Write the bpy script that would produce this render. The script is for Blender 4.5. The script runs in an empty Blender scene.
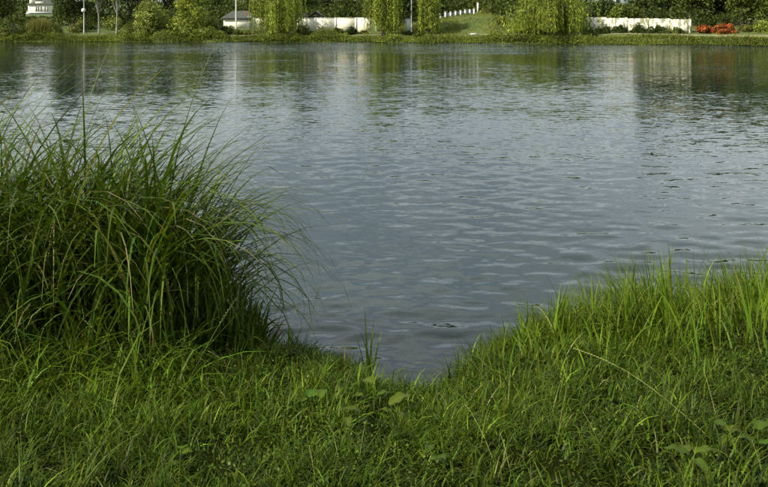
import bpy, math
import numpy as np
from mathutils import Vector

R = np.random.default_rng(7)
sc = bpy.context.scene
COL = sc.collection

# ------------------------------------------------------------------ camera, sky, sun, exposure
F, HZ, H = 850.0, 22.0, 2.4            # focal length and horizon row in photo pixels, eye height over the water
cam = bpy.data.cameras.new('camera')
cam.sensor_fit = 'HORIZONTAL'; cam.sensor_width = 36.0
cam.lens = F / 768.0 * 36.0
cam.shift_y = -(243.5 - HZ) / 768.0
cam.clip_start = 0.05; cam.clip_end = 3000
cob = bpy.data.objects.new('camera', cam); COL.objects.link(cob)
cob.location = (0, 0, H); cob.rotation_euler = (math.radians(90), 0, 0)
sc.camera = cob

SUN = Vector((-0.74, -0.37, 0.58)).normalized()
sun = bpy.data.lights.new('sun', 'SUN'); sun.energy = 5.0; sun.angle = math.radians(0.6); sun.color = (1.0, 0.93, 0.80)
sob = bpy.data.objects.new('sun', sun); COL.objects.link(sob)
sob.rotation_euler = SUN.to_track_quat('Z', 'Y').to_euler()

world = bpy.data.worlds.new('World'); sc.world = world; world.use_nodes = True
nt = world.node_tree; nt.nodes.clear()
def wn(t): return nt.nodes.new(t)
sky = wn('ShaderNodeTexSky'); sky.sky_type = 'NISHITA'; sky.sun_disc = False
sky.sun_elevation = math.asin(SUN.z); sky.sun_rotation = math.atan2(SUN.x, SUN.y)
sky.dust_density = 3.0; sky.air_density = 1.0
tc = wn('ShaderNodeTexCoord'); sep = wn('ShaderNodeSeparateXYZ'); nt.links.new(tc.outputs['Generated'], sep.inputs[0])
zz = wn('ShaderNodeMath'); zz.operation = 'MAXIMUM'; zz.inputs[1].default_value = 0.0; nt.links.new(sep.outputs['Z'], zz.inputs[0])
za = wn('ShaderNodeMath'); za.operation = 'ADD'; za.inputs[1].default_value = 0.16; nt.links.new(zz.outputs[0], za.inputs[0])
dv = wn('ShaderNodeVectorMath'); dv.operation = 'DIVIDE'; nt.links.new(tc.outputs['Generated'], dv.inputs[0])
cmb = wn('ShaderNodeCombineXYZ')
for k in range(3): nt.links.new(za.outputs[0], cmb.inputs[k])
nt.links.new(cmb.outputs[0], dv.inputs[1])
cn = wn('ShaderNodeTexNoise'); cn.inputs['Scale'].default_value = 0.95; cn.inputs['Detail'].default_value = 7; cn.inputs['Roughness'].default_value = 0.55
nt.links.new(dv.outputs[0], cn.inputs['Vector'])
cr = wn('ShaderNodeValToRGB'); cr.color_ramp.elements[0].position = 0.28; cr.color_ramp.elements[1].position = 0.62
cr.color_ramp.elements[1].color = (0.88, 0.88, 0.88, 1); nt.links.new(cn.outputs['Fac'], cr.inputs[0])
mx = wn('ShaderNodeMix'); mx.data_type = 'RGBA'; nt.links.new(cr.outputs[0], mx.inputs['Factor'])
nt.links.new(sky.outputs[0], mx.inputs['A']); mx.inputs['B'].default_value = (8.4, 9.2, 9.2, 1)
bg = wn('ShaderNodeBackground'); bg.inputs[1].default_value = 0.10; nt.links.new(mx.outputs['Result'], bg.inputs[0])
wo = wn('ShaderNodeOutputWorld'); nt.links.new(bg.outputs[0], wo.inputs[0])

sc.view_settings.view_transform = 'Standard'; sc.view_settings.look = 'None'
sc.view_settings.exposure = 0.32; sc.view_settings.gamma = 1.0; sc.view_settings.use_curve_mapping = False
sc.cycles.max_bounces = 8; sc.cycles.transparent_max_bounces = 4

# ------------------------------------------------------------------ helpers
def W(px, py, Y):                       # a point at real distance Y seen at photo pixel (px, py)
    return np.array([(px - 384.0) / F * Y, Y, H - (py - HZ) / F * Y])

def tag(o, label=None, cat=None, group=None, kind=None):
    if label: o['label'] = label
    if cat: o['category'] = cat
    if group: o['group'] = group
    if kind: o['kind'] = kind
    return o

def empty(name, loc, label, cat, group=None, rz=0.0):
    o = bpy.data.objects.new(name, None); COL.objects.link(o)
    o.location = tuple(float(v) for v in loc); o.rotation_euler = (0, 0, rz); o.empty_display_size = 0.2
    return tag(o, label, cat, group)

def npmesh(name, V, Q, mat=None, col=None, smooth=False):
    V = np.asarray(V, np.float32).reshape(-1, 3); Q = np.asarray(Q, np.int32).reshape(-1, 4)
    me = bpy.data.meshes.new(name)
    me.vertices.add(len(V)); me.vertices.foreach_set('co', V.ravel())
    me.loops.add(Q.size); me.loops.foreach_set('vertex_index', Q.ravel())
    me.polygons.add(len(Q))
    me.polygons.foreach_set('loop_start', np.arange(0, Q.size, 4, dtype=np.int32))
    me.polygons.foreach_set('loop_total', np.full(len(Q), 4, np.int32))
    if smooth: me.polygons.foreach_set('use_smooth', np.ones(len(Q), bool))
    if col is not None:
        a = me.color_attributes.new('Col', 'FLOAT_COLOR', 'POINT')
        c = np.ones((len(V), 4), np.float32); c[:, :3] = col
        a.data.foreach_set('color', c.ravel())
    me.update(calc_edges=True)
    if mat: me.materials.append(mat)
    return me

def link(name, me, parent=None, loc=None):
    o = bpy.data.objects.new(name, me); COL.objects.link(o)
    if parent is not None: o.parent = parent
    if loc is not None: o.location = tuple(float(v) for v in loc)
    return o

class MB:                               # collects quads of boxes, bars and tubes for ONE part
    def __init__(s): s.V = []; s.Q = []; s.n = 0
    def add(s, V, Q):
        V = np.asarray(V, float).reshape(-1, 3); s.V.append(V); s.Q.append(np.asarray(Q, int).reshape(-1, 4) + s.n); s.n += len(V); return s
    def box(s, c, d, rz=0.0):
        x, y, z = [v / 2 for v in d]
        V = np.array([[-x,-y,-z],[x,-y,-z],[x,y,-z],[-x,y,-z],[-x,-y,z],[x,-y,z],[x,y,z],[-x,y,z]])
        ca, sa = math.cos(rz), math.sin(rz)
        V = V @ np.array([[ca, sa, 0], [-sa, ca, 0], [0, 0, 1]]) + np.array(c)
        return s.add(V, [[0,3,2,1],[4,5,6,7],[0,1,5,4],[1,2,6,5],[2,3,7,6],[3,0,4,7]])
    def tube(s, P, r, n=6):
        P = np.asarray(P, float); m = len(P); r = np.broadcast_to(r, (m,))
        T = np.gradient(P, axis=0); T /= np.linalg.norm(T, axis=1)[:, None] + 1e-9
        ref = np.array([0.31, 0.95, 0.05]); A = np.cross(T, ref); A /= np.linalg.norm(A, axis=1)[:, None] + 1e-9
        B = np.cross(T, A); a = np.arange(n) / n * 2 * math.pi
        V = P[:, None] + r[:, None, None] * (np.cos(a)[None, :, None] * A[:, None] + np.sin(a)[None, :, None] * B[:, None])
        Q = []
        for i in range(m - 1):
            for j in range(n):
                k = (j + 1) % n; Q.append([i*n+j, i*n+k, (i+1)*n+k, (i+1)*n+j])
        return s.add(V, Q)
    def build(s, name, mat, parent=None, loc=None, smooth=False):
        return link(name, npmesh(name, np.concatenate(s.V), np.concatenate(s.Q), mat, None, smooth), parent, loc)

def vnoise(X, Y, sc_=1.0, seed=0):      # smooth value noise in numpy, -1..1
    r = np.random.default_rng(seed); G = r.uniform(-1, 1, (64, 64))
    x = np.asarray(X, float) * sc_ + 1000.3; y = np.asarray(Y, float) * sc_ + 1000.7
    xi = np.floor(x).astype(int); yi = np.floor(y).astype(int); u = x - xi; v = y - yi
    u = u*u*(3-2*u); v = v*v*(3-2*v)
    g = lambda i, j: G[(xi+i) % 64, (yi+j) % 64]
    return (g(0,0)*(1-u)+g(1,0)*u)*(1-v) + (g(0,1)*(1-u)+g(1,1)*u)*v

# ------------------------------------------------------------------ materials
def newmat(name):
    m = bpy.data.materials.new(name); m.use_nodes = True
    t = m.node_tree; b = t.nodes['Principled BSDF']; return m, t, b

def plain(name, c, rough=0.7, var=0.25, scale=3.0, c2=None, spec=0.3, metal=0.0, thr=(0.35, 0.65), bump=0.0, stretch=(1, 1, 1)):
    m, t, b = newmat(name)
    g = t.nodes.new('ShaderNodeNewGeometry'); mp = t.nodes.new('ShaderNodeMapping'); mp.inputs['Scale'].default_value = stretch
    n = t.nodes.new('ShaderNodeTexNoise'); n.inputs['Scale'].default_value = scale; n.inputs['Detail'].default_value = 8
    r = t.nodes.new('ShaderNodeValToRGB')
    t.links.new(g.outputs['Position'], mp.inputs[0]); t.links.new(mp.outputs[0], n.inputs['Vector']); t.links.new(n.outputs['Fac'], r.inputs[0])
    c2 = c2 or tuple(v * (1 - var) for v in c)
    r.color_ramp.elements[0].position = thr[0]; r.color_ramp.elements[1].position = thr[1]
    r.color_ramp.elements[0].color = (*c2, 1); r.color_ramp.elements[1].color = (*c, 1)
    t.links.new(r.outputs[0], b.inputs['Base Color'])
    b.inputs['Roughness'].default_value = rough; b.inputs['Specular IOR Level'].default_value = spec; b.inputs['Metallic'].default_value = metal
    if bump:
        bp = t.nodes.new('ShaderNodeBump'); bp.inputs['Strength'].default_value = bump; bp.inputs['Distance'].default_value = 0.02
        t.links.new(n.outputs['Fac'], bp.inputs['Height']); t.links.new(bp.outputs[0], b.inputs['Normal'])
    return m

def leafmat(name, trans=0.35, rough=0.45, spec=0.35, tint=(1.25, 1.2, 0.55)):
    m, t, b = newmat(name)
    a = t.nodes.new('ShaderNodeAttribute'); a.attribute_name = 'Col'
    b.inputs['Roughness'].default_value = rough; b.inputs['Specular IOR Level'].default_value = spec
    t.links.new(a.outputs['Color'], b.inputs['Base Color'])
    tr = t.nodes.new('ShaderNodeBsdfTranslucent'); mu = t.nodes.new('ShaderNodeMix'); mu.data_type = 'RGBA'; mu.blend_type = 'MULTIPLY'
    mu.inputs['Factor'].default_value = 1; mu.inputs['B'].default_value = (*tint, 1)
    t.links.new(a.outputs['Color'], mu.inputs['A']); t.links.new(mu.outputs['Result'], tr.inputs[0])
    ms = t.nodes.new('ShaderNodeMixShader'); ms.inputs[0].default_value = trans
    o = t.nodes['Material Output']
    t.links.new(b.outputs[0], ms.inputs[1]); t.links.new(tr.outputs[0], ms.inputs[2]); t.links.new(ms.outputs[0], o.inputs[0])
    return m

M = {}
M['grass'] = leafmat('grass_blade', 0.28, 0.5, 0.14)
M['reed'] = leafmat('reed_blade', 0.28, 0.48, 0.16)
M['leaf'] = leafmat('tree_leaf', 0.30, 0.55, 0.15)
M['flower'] = leafmat('orange_leaf', 0.25, 0.6, 0.2, (1.1, 0.9, 0.8))
M['stalk'] = plain('dry_stalk', (0.20, 0.225, 0.06), 0.6, 0.3, 30, spec=0.1)
M['greenstem'] = plain('green_stem', (0.075, 0.11, 0.015), 0.6, 0.3, 30, spec=0.1)
M['soil'] = plain('soil', (0.016, 0.020, 0.005), 1.0, 0.5, 6, bump=0.4, spec=0.0)
M['meadow'] = plain('meadow', (0.105, 0.125, 0.030), 0.95, 0.45, 0.35, c2=(0.055, 0.085, 0.016), bump=0.6)
M['path'] = plain('trodden_path', (0.26, 0.24, 0.13), 0.95, 0.3, 2.0, c2=(0.14, 0.15, 0.055), thr=(0.40, 0.60))
M['cream'] = plain('cream_render', (0.82, 0.79, 0.60), 0.85, 0.08, 1.5)
M['peel'] = plain('peeling_whitewash', (0.80, 0.78, 0.64), 0.9, 0, 2.2, c2=(0.26, 0.26, 0.15), thr=(0.45, 0.52), stretch=(1.6, 1.6, 0.7))
M['white'] = plain('white_paint', (0.78, 0.78, 0.72), 0.6, 0.12, 4)
M['greypanel'] = plain('grey_panel', (0.20, 0.24, 0.25), 0.7, 0.2, 3)
M['roof'] = plain('grey_roof', (0.085, 0.095, 0.075), 0.85, 0.35, 5)
M['redtile'] = plain('red_tile', (0.42, 0.10, 0.04), 0.8, 0.3, 5)
M['darkwood'] = plain('dark_boards', (0.045, 0.045, 0.04), 0.8, 0.3, 4)
M['bluegrey'] = plain('blue_grey_render', (0.26, 0.30, 0.31), 0.8, 0.15, 3)
M['glass'] = plain('window_glass', (0.05, 0.06, 0.07), 0.08, 0.2, 1, spec=0.8)
M['pole'] = plain('galvanised_pole', (0.36, 0.38, 0.36), 0.5, 0.15, 3, metal=0.2)
M['palepole'] = plain('pale_pole', (0.52, 0.53, 0.49), 0.6, 0.15, 3)
M['lamp'] = plain('lamp_globe', (0.85, 0.85, 0.80), 0.3, 0.05, 3)
M['bark'] = plain('bark', (0.085, 0.07, 0.05), 0.95, 0.5, 6, bump=0.6)
M['birch'] = plain('birch_bark', (0.30, 0.30, 0.23), 0.8, 0, 5, c2=(0.08, 0.08, 0.06), thr=(0.36, 0.55), stretch=(1, 1, 3))
M['stone'] = plain('pale_stone', (0.48, 0.46, 0.38), 0.9, 0.3, 4, bump=0.5)

# water: dark body, mirror surface whose facets follow layered wind ripples
m, t, b = newmat('lake_water'); M['water'] = m
b.inputs['Base Color'].default_value = (0.005, 0.016, 0.014, 1); b.inputs['Roughness'].default_value = 0.03; b.inputs['IOR'].default_value = 1.333
def tn(x): return t.nodes.new(x)
def math_(op, a, bb):
    n = tn('ShaderNodeMath'); n.operation = op
    for i, v in enumerate((a, bb)):
        if isinstance(v, (int, float)): n.inputs[i].default_value = v
        elif v is not None: t.links.new(v, n.inputs[i])
    return n.outputs[0]
def vmath(op, a, bb):
    n = tn('ShaderNodeVectorMath'); n.operation = op
    for i, v in enumerate((a, bb)):
        if isinstance(v, tuple): n.inputs[i].default_value = v
        elif v is not None: t.links.new(v, n.inputs[i])
    return n.outputs[0]
def vscale(a, s):
    n = tn('ShaderNodeVectorMath'); n.operation = 'SCALE'; t.links.new(a, n.inputs[0])
    if isinstance(s, (int, float)): n.inputs['Scale'].default_value = s
    else: t.links.new(s, n.inputs['Scale'])
    return n.outputs[0]
geo = tn('ShaderNodeNewGeometry')
def ripple(scale, rot, detail, amp):
    mp = tn('ShaderNodeMapping'); mp.inputs['Scale'].default_value = scale; mp.inputs['Rotation'].default_value = (0, 0, rot)
    t.links.new(geo.outputs['Position'], mp.inputs[0])
    n = tn('ShaderNodeTexNoise'); n.inputs['Scale'].default_value = 1.0; n.inputs['Detail'].default_value = detail; n.inputs['Roughness'].default_value = 0.55
    t.links.new(mp.outputs[0], n.inputs['Vector'])
    return vmath('MULTIPLY', vmath('SUBTRACT', n.outputs['Color'], (0.5, 0.5, 0.5)), amp)
r1 = ripple((3.2, 7.8, 1), 0.10, 2, (0.11, 0.25, 0))
r2 = ripple((11.0, 24.0, 1), -0.15, 2, (0.09, 0.17, 0))
r3 = ripple((0.20, 0.50, 1), 0.25, 1, (0.02, 0.06, 0))
mpw = tn('ShaderNodeMapping'); mpw.inputs['Scale'].default_value = (0.09, 0.05, 1); t.links.new(geo.outputs['Position'], mpw.inputs[0])
nw = tn('ShaderNodeTexNoise'); nw.inputs['Scale'].default_value = 1.0; nw.inputs['Detail'].default_value = 3; t.links.new(mpw.outputs[0], nw.inputs['Vector'])
mr = tn('ShaderNodeMapRange'); mr.inputs['From Min'].default_value = 0.35; mr.inputs['From Max'].default_value = 0.68; mr.inputs['To Min'].default_value = 0.42; mr.inputs['To Max'].default_value = 1.30
t.links.new(nw.outputs['Fac'], mr.inputs['Value'])
spx = tn('ShaderNodeSeparateXYZ'); t.links.new(geo.outputs['Position'], spx.inputs[0])
def ramp_(v, a, b_, lo, hi):
    q = tn('ShaderNodeMapRange'); q.interpolation_type = 'SMOOTHSTEP'
    for nm_, vv in (('From Min', a), ('From Max', b_), ('To Min', lo), ('To Max', hi)): q.inputs[nm_].default_value = vv
    t.links.new(v, q.inputs['Value']); return q.outputs[0]
ruffle = math_('MULTIPLY', ramp_(spx.outputs['Y'], 56, 86, 0, 1), ramp_(spx.outputs['X'], -34, -14, 0.3, 5.0))   # wind reaching the open water before the far bank
wind = math_('ADD', mr.outputs[0], ruffle)
calm = ramp_(spx.outputs['Y'], 6, 16, 1.10, 1.0)      # lee of the near bank
rs = vscale(vmath('ADD', vmath('ADD', r1, r2), r3), math_('MULTIPLY', wind, calm))
nn = vmath('NORMALIZE', vmath('ADD', geo.outputs['Normal'], rs), None)
t.links.new(nn, b.inputs['Normal'])

# ------------------------------------------------------------------ terrain
SHX = np.array([-400, -200, -120, -47, -17.3, 1.9, 19.2, 38.4, 80, 150, 260, 400.])
SHY = np.array([ 40,   92,  107, 104.6, 102, 99.5, 92.7, 85, 74, 52, 10, -60.])
def shore(X): return np.interp(X, SHX, SHY) + 0.25*vnoise(X, X*0, 0.35, 3)
def sstep(a, b_, x):
    u = np.clip((np.asarray(x, float) - a) / (b_ - a), 0, 1); return u*u*(3-2*u)
def far_z(X, Y):
    X = np.asarray(X, float); Y = np.asarray(Y, float); s = Y - shore(X)
    z = np.where(s < 0, np.maximum(s*0.8, -1.5), (0.45*sstep(0, 0.9, s) + 0.22*sstep(1, 3.0, s))*(1.2 + 0.45*sstep(12, 28, X)) + 0.6*sstep(4, 9, s) + 0.027*np.maximum(s-8, 0))
    z = z + 1.75*np.exp(-((X-12.5)/7.0)**2)*sstep(2.0, 13, s)*(1-0.5*sstep(20, 45, s))
    z = z + np.where(s > 0.5, 0.10*vnoise(X, Y, 0.45, 5), 0)
    return z
xs = np.concatenate([np.linspace(-400, -62, 40), np.linspace(-60, 60, 241), np.linspace(62, 400, 40)])
ss = np.concatenate([np.linspace(-4, 0, 6), np.linspace(0.15, 4, 26), np.linspace(4.5, 30, 52), np.linspace(34, 120, 30), np.linspace(140, 900, 22)])
GX, GS = np.meshgrid(xs, ss); GY = shore(GX) + GS; GZ = far_z(GX, GY)
def gridq(nr, nc):
    i = np.arange(nr*nc).reshape(nr, nc); return np.stack([i[:-1,:-1], i[:-1,1:], i[1:,1:], i[1:,:-1]], -1).reshape(-1, 4)
fb = link('far_bank', npmesh('far_bank', np.stack([GX, GY, GZ], -1), gridq(*GX.shape), M['meadow'], None, True)); tag(fb, kind='structure')
# trodden footpath running along the far bank
px_ = np.linspace(-70, 60, 261); pw = np.linspace(-0.55, 0.55, 5)
PX, PW = np.meshgrid(px_, pw); PS = 2.9 + 0.5*np.sin(PX*0.11) + PW*(1+0.35*vnoise(PX, PX*0, 0.5, 9)); PY = shore(PX) + PS
fp = link('footpath', npmesh('footpath', np.stack([PX, PY, far_z(PX, PY) + 0.03], -1), gridq(*PX.shape), M['path'], None, True)); tag(fp, kind='structure')

def near_edge(X):
    X = np.asarray(X, float)
    return 5.72 - 0.72*np.exp(-((X-0.15)/0.42)**2) + 0.50*sstep(0.7, 2.2, X) + 0.25*sstep(-0.8, -2.0, X) + 0.07*vnoise(X, X*0, 2.2, 11) + 0.35*vnoise(X, X*0, 0.25, 12)*sstep(3, 6, np.abs(X))
def near_z(X, Y):
    s = near_edge(X) - np.asarray(Y, float)
    z = np.where(s > 0, 0.42*(1-np.exp(-np.maximum(s, 0)/0.35)) + 0.14*np.clip(s, 0, 3.6), np.maximum(s*1.5, -1.0))
    return z + np.where(s > 0.15, 0.025*vnoise(X, Y, 2.5, 13) + 0.02*vnoise(X, Y, 0.9, 14), 0)
xs = np.concatenate([np.linspace(-90, -6, 30), np.linspace(-5.8, 5.8, 150), np.linspace(6, 90, 30)])
ss = np.concatenate([np.linspace(-1.0, 0, 7), np.linspace(0.05, 1.2, 24), np.linspace(1.3, 6, 48), np.linspace(7, 80, 20)])
GX, GS = np.meshgrid(xs, ss); GY = near_edge(GX) - GS; GZ = near_z(GX, GY)
nb = link('near_bank', npmesh('near_bank', np.stack([GX, GY, GZ], -1), gridq(*GX.shape)[:, ::-1], M['soil'], None, True)); tag(nb, kind='structure')

# ------------------------------------------------------------------ lake surface: long ripples as geometry, finer ones in the material
rows = np.concatenate([1/np.linspace(1/4.2, 1/30., 460), 1/np.linspace(1/30.5, 1/118., 120)])
cols = np.linspace(-1, 1, 520)
GX = cols[None, :] * (rows[:, None]*0.85 + 3.5); GY = np.repeat(rows[:, None], len(cols), 1)
Z = np.zeros_like(GX); rw = np.random.default_rng(21)
fade = (0.35 + 1.15*(1 - sstep(6.0, 10, GY)))*(1 - sstep(14, 32, GY))*np.clip(0.9 + 0.8*vnoise(GX, GY, 0.45, 29), 0.35, 1.6)
for k in range(46):
    lam = 0.17*(0.60/0.17)**rw.random(); th = math.pi/2 + rw.normal(0.12, 0.60); kk = 2*math.pi/lam
    amp = 0.0085*lam**0.95 * rw.uniform(0.5, 1.3) / 2.0
    ph = kk*(math.cos(th)*GX + math.sin(th)*GY) + rw.uniform(0, 6.28) + 1.2*vnoise(GX, GY, 0.35, 30+k)
    res = np.gradient(rows)[:, None]; ok = 1 - sstep(0.18, 0.34, res/lam)
    Z += amp*np.sin(ph)*ok*(0.75 + 0.5*vnoise(GX, GY, 0.5, 90+k))
Z *= fade
wat = link('lake_water', npmesh('lake_water', np.stack([GX, GY, Z], -1), gridq(*GX.shape), M['water'], None, True)); tag(wat, kind='structure')
# outer water, beside the fan above (left and right of it), meeting its border
for sgn, nm in ((-1, 'lake_water'), (1, 'lake_water')):
    a = np.stack([GX[:, 0 if sgn < 0 else -1], GY[:, 0], Z[:, 0 if sgn < 0 else -1]], -1)
    o_ = a.copy(); o_[:, 0] = sgn*420; o_[:, 2] = 0
    VV = np.concatenate([a, o_]); n_ = len(a); i = np.arange(n_-1)
    Q = np.stack([i, i+1, i+1+n_, i+n_], -1)
    if sgn > 0: Q = Q[:, ::-1]
    tag(link(nm, npmesh(nm, VV, Q, M['water'], None, True)), kind='structure')

# ------------------------------------------------------------------ far vegetation
def unit(v): return v / (np.linalg.norm(v, axis=-1, keepdims=True) + 1e-9)
def leaves(C, D, N, L, Wd, col):        # diamond leaves: centre, long axis, face normal, length, width, colour
    D = unit(D); S = unit(np.cross(D, N)); L = np.asarray(L)[:, None]; Wd = np.asarray(Wd)[:, None]
    V = np.stack([C - D*L/2, C + S*Wd/2, C + D*L/2, C - S*Wd/2], 1).reshape(-1, 3)
    Q = np.arange(len(V)).reshape(-1, 4)
    return V, Q, np.repeat(col, 4, 0)
def leafcol(n, base, var=0.28, warm=0.12):
    c = np.array(base)[None]*np.exp(R.normal(0, var, (n, 1))); c = np.repeat(c, 1, 0)
    c = c*np.stack([np.exp(R.normal(0, warm, n)), np.ones(n), np.exp(R.normal(0, warm, n))], -1)
    return np.clip(c, 0.004, 0.5)

def limb_path(a, b_, n=6, sag=0.1):
    t_ = np.linspace(0, 1, n)[:, None]; P = a + (b_-a)*t_; P[:, 2] += sag*np.linalg.norm(b_-a)*np.sin(t_[:, 0]*math.pi)
    P[1:-1] += R.normal(0, 0.03*np.linalg.norm(b_-a), (n-2, 3)); return P

def crown_broad(h, w, low, n, leaf, base, nclump):
    cz = h*(low + (1-low)*0.5); rz = h*(1-low)/2
    u = unit(R.normal(size=(nclump, 3))); rr = R.uniform(0.35, 0.88, nclump)[:, None]**0.7
    cc = u*rr*np.array([w/2, w/2, rz])*0.85 + np.array([0, 0, cz])
    taper = 1 - 0.35*np.clip((cc[:, 2]-cz)/rz, 0, 1); cc[:, :2] *= taper[:, None]
    cr_ = R.uniform(0.15, 0.27, nclump)*w*np.clip(1.0 + 0.2*R.normal(size=nclump), 0.6, 1.5)
    k = R.integers(0, nclump, n); d = unit(R.normal(size=(n, 3))); rad = cr_[k]*R.uniform(0.25, 1.0, n)**0.55
    C = cc[k] + d*rad[:, None]*np.array([1.1, 1.1, 0.75]); C[:, 2] = np.maximum(C[:, 2], 0.02)
    N = unit(d*0.8 + R.normal(size=(n, 3))*0.6 + np.array([0, 0, 0.5])); D = np.cross(N, R.normal(size=(n, 3)))
    tone = np.exp(R.normal(0, 0.16, nclump))[k][:, None]
    L = leaf*R.uniform(0.7, 1.4, n)
    return leaves(C, D, N, L, L*R.uniform(0.45, 0.7, n), leafcol(n, base)*tone) + (cc,)

def tree(name, x, Y, h, w, base, label, n=5200, leaf=0.26, low=0.12, bark='bark', group=None, lean=0.0, thick=1.0, nclump=34, cat='tree', z=None):
    X = (x-384)/F*Y; z = float(far_z(X, Y)) - 0.05 if z is None else z
    e = empty(name, (X, Y, z), label, cat, group)
    V, Q, c, cc = crown_broad(h, w, low, n, leaf, base, nclump)
    mb = MB(); top = np.array([lean, 0, h*0.72]); tr = limb_path(np.zeros(3), top, 8, 0) if thick == 1 else np.linspace([0, 0, 0], top, 8) + np.outer(np.sin(np.linspace(0, 4, 8)), [0.06, 0.05, 0])
    rad = thick*0.028*h**0.9*np.linspace(1.15, 0.25, 8); rad[0] *= 1.4
    mb.tube(tr, rad, 8)
    for i in R.choice(len(cc), min(9, len(cc)), replace=False):
        a = tr[min(6, max(2, int(np.clip(cc[i][2]/h*7-1, 1, 6))))]
        mb.tube(limb_path(a, cc[i], 5, 0.06), 0.011*h**0.9*np.linspace(1, 0.3, 5), 5)
    mb.build('trunk', M[bark], e, smooth=True)
    o = link('crown', npmesh('crown', V, Q, M['leaf'], c), e); o['kind'] = 'stuff'
    return e

def willow(x, Y, h, w, base, label, nst=420, group=None, bare=0.0, z=None, dome=0.40):
    X = (x-384)/F*Y; z = float(far_z(X, Y)) - 0.05 if z is None else z
    e = empty('willow_tree', (X, Y, z), label, 'tree', group)
    # boughs arch out from the fork; curtains of shoots hang from them
    nb_ = int(16 + w*2.0); mb = MB(); fork = np.array([R.normal(0, 0.1), R.normal(0, 0.1), h*0.30])
    tr = limb_path(np.zeros(3), fork, 5, 0); mb.tube(tr, 0.040*h*np.linspace(1.25, 0.85, 5), 9)
    org = []
    for i in range(nb_):
        a = i/nb_*2*math.pi*2.4 + R.normal(0, 0.3); r_ = w/2*R.uniform(0.25, 0.92); top = h*(0.97 - dome*(r_/(w/2))**2)*R.uniform(0.86, 1.02)
        end = np.array([math.cos(a)*r_, math.sin(a)*r_, top]); P = limb_path(fork, end, 8, 0.16)
        mb.tube(P, 0.016*h*np.linspace(1, 0.15, 8), 5); org.append(P[3:])
    mb.build('trunk', M['bark'], e, smooth=True)
    C, D, N, T = [], [], [], []
    per = max(6, nst//nb_)
    for P in org:
        tone = math.exp(R.normal(0, 0.30)); lowz = h*abs(R.normal(0.0, 0.075)) + bare*h
        for s in range(per):
            q = R.uniform(0, len(P)-1.001); i = int(q); p = P[i] + (P[i+1]-P[i])*(q-i) + R.normal(0, 0.05*w, 3)*np.array([1, 1, 0.5])
            out = unit(np.array([p[0], p[1], 0.0]))*R.uniform(0.0, 0.5) + R.normal(0, 0.10, 3)
            end = max(0.02, lowz + R.exponential(0.07*h)); ln = p[2]-end
            if ln < 0.3: continue
            m_ = int(ln/0.16)+2; t_ = R.random(m_)
            pts = p[None] + out[None]*np.array([1, 1, 0])*np.sqrt(t_)[:, None]*0.9 + np.array([0, 0, -1.0])*(t_*ln)[:, None]
            pts += R.normal(0, 0.045, (m_, 3))
            C.append(pts); d = np.array([0, 0, -1.0]) + R.normal(0, 0.32, (m_, 3)); D.append(d); N.append(R.normal(size=(m_, 3)) + unit(np.array([p[0], p[1], 0.3]))*0.9); T.append(np.full(m_, tone*math.exp(R.normal(0, 0.12))))
    # leafy dome over the boughs
    n2 = 1500; oo = np.concatenate(org); k = R.integers(0, len(oo), n2); c2 = oo[k] + R.normal(0, 0.055*w, (n2, 3))
    C.append(c2); D.append(R.normal(size=(n2, 3)) + np.array([0, 0, -0.8])); N.append(R.normal(size=(n2, 3)) + np.array([0, 0, 0.6])); T.append(np.exp(R.normal(0, 0.2, n2)))
    C = np.concatenate(C); C[:, 2] = np.maximum(C[:, 2], 0.03); D = np.concatenate(D); N = np.concatenate(N); T = np.concatenate(T)[:, None]; n = len(C)
    L = R.uniform(0.20, 0.40, n)
    V, Q, c = leaves(C, D, N, L, L*R.uniform(0.22, 0.36, n), leafcol(n, base, 0.22)*T)
    o = link('crown', npmesh('crown', V, Q, M['leaf'], c), e); o['kind'] = 'stuff'
    return e

def shrub(x, Y, ytop, wpx, base, label, n=1500, leaf=0.18, group=None, name='shrub', mat='leaf', cat='shrub', depth=0.8):
    X = (x-384)/F*Y; z = float(far_z(X, Y)) - 0.06
    h = max(0.6, H - (ytop-HZ)/F*Y - z); w = wpx/F*Y
    e = empty(name, (X, Y, z), label, cat, group)
    nc = 16; u = unit(R.normal(size=(nc, 3))); u[:, 2] = np.abs(u[:, 2])
    cc = u*R.uniform(0.3, 0.8, nc)[:, None]*np.array([w/2, w/2*depth, h*0.86]) + np.array([0, 0, h*0.10])
    cr_ = R.uniform(0.16, 0.30, nc)*min(w, h*1.3)
    k = R.integers(0, nc, n); d = unit(R.normal(size=(n, 3))); C = cc[k] + d*(cr_[k]*R.uniform(0.2, 1, n)**0.5)[:, None]
    C[:, 2] = np.clip(C[:, 2], 0.03, h*1.08)
    N = unit(d + R.normal(size=(n, 3))*0.7 + np.array([0, 0, 0.4])); D = np.cross(N, R.normal(size=(n, 3))); L = leaf*R.uniform(0.6, 1.5, n)
    V, Q, c = leaves(C, D, N, L, L*R.uniform(0.4, 0.7, n), leafcol(n, base)*np.exp(R.normal(0, 0.14, nc))[k][:, None])
    if mat == 'flower':
        q = np.repeat(R.random(n) < 0.14, 4); c[q] = leafcol(int(q.sum()), (0.06, 0.09, 0.015))
    mb = MB()
    for i in range(6): mb.tube(limb_path(np.array([R.normal(0, 0.08), R.normal(0, 0.08), 0]), cc[i], 5, 0.02), 0.02*h*np.linspace(1, 0.35, 5), 5)
    mb.build('stem', M['bark'], e, smooth=True)
    o = link('foliage', npmesh('foliage', V, Q, M[mat], c), e); o['kind'] = 'stuff'
    return e

WIL = (0.200, 0.245, 0.034); WILD = (0.180, 0.225, 0.030); MID = (0.092, 0.122, 0.018); DRK = (0.044, 0.066, 0.012); PALE = (0.185, 0.220, 0.044); OLV = (0.130, 0.145, 0.026)

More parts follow.
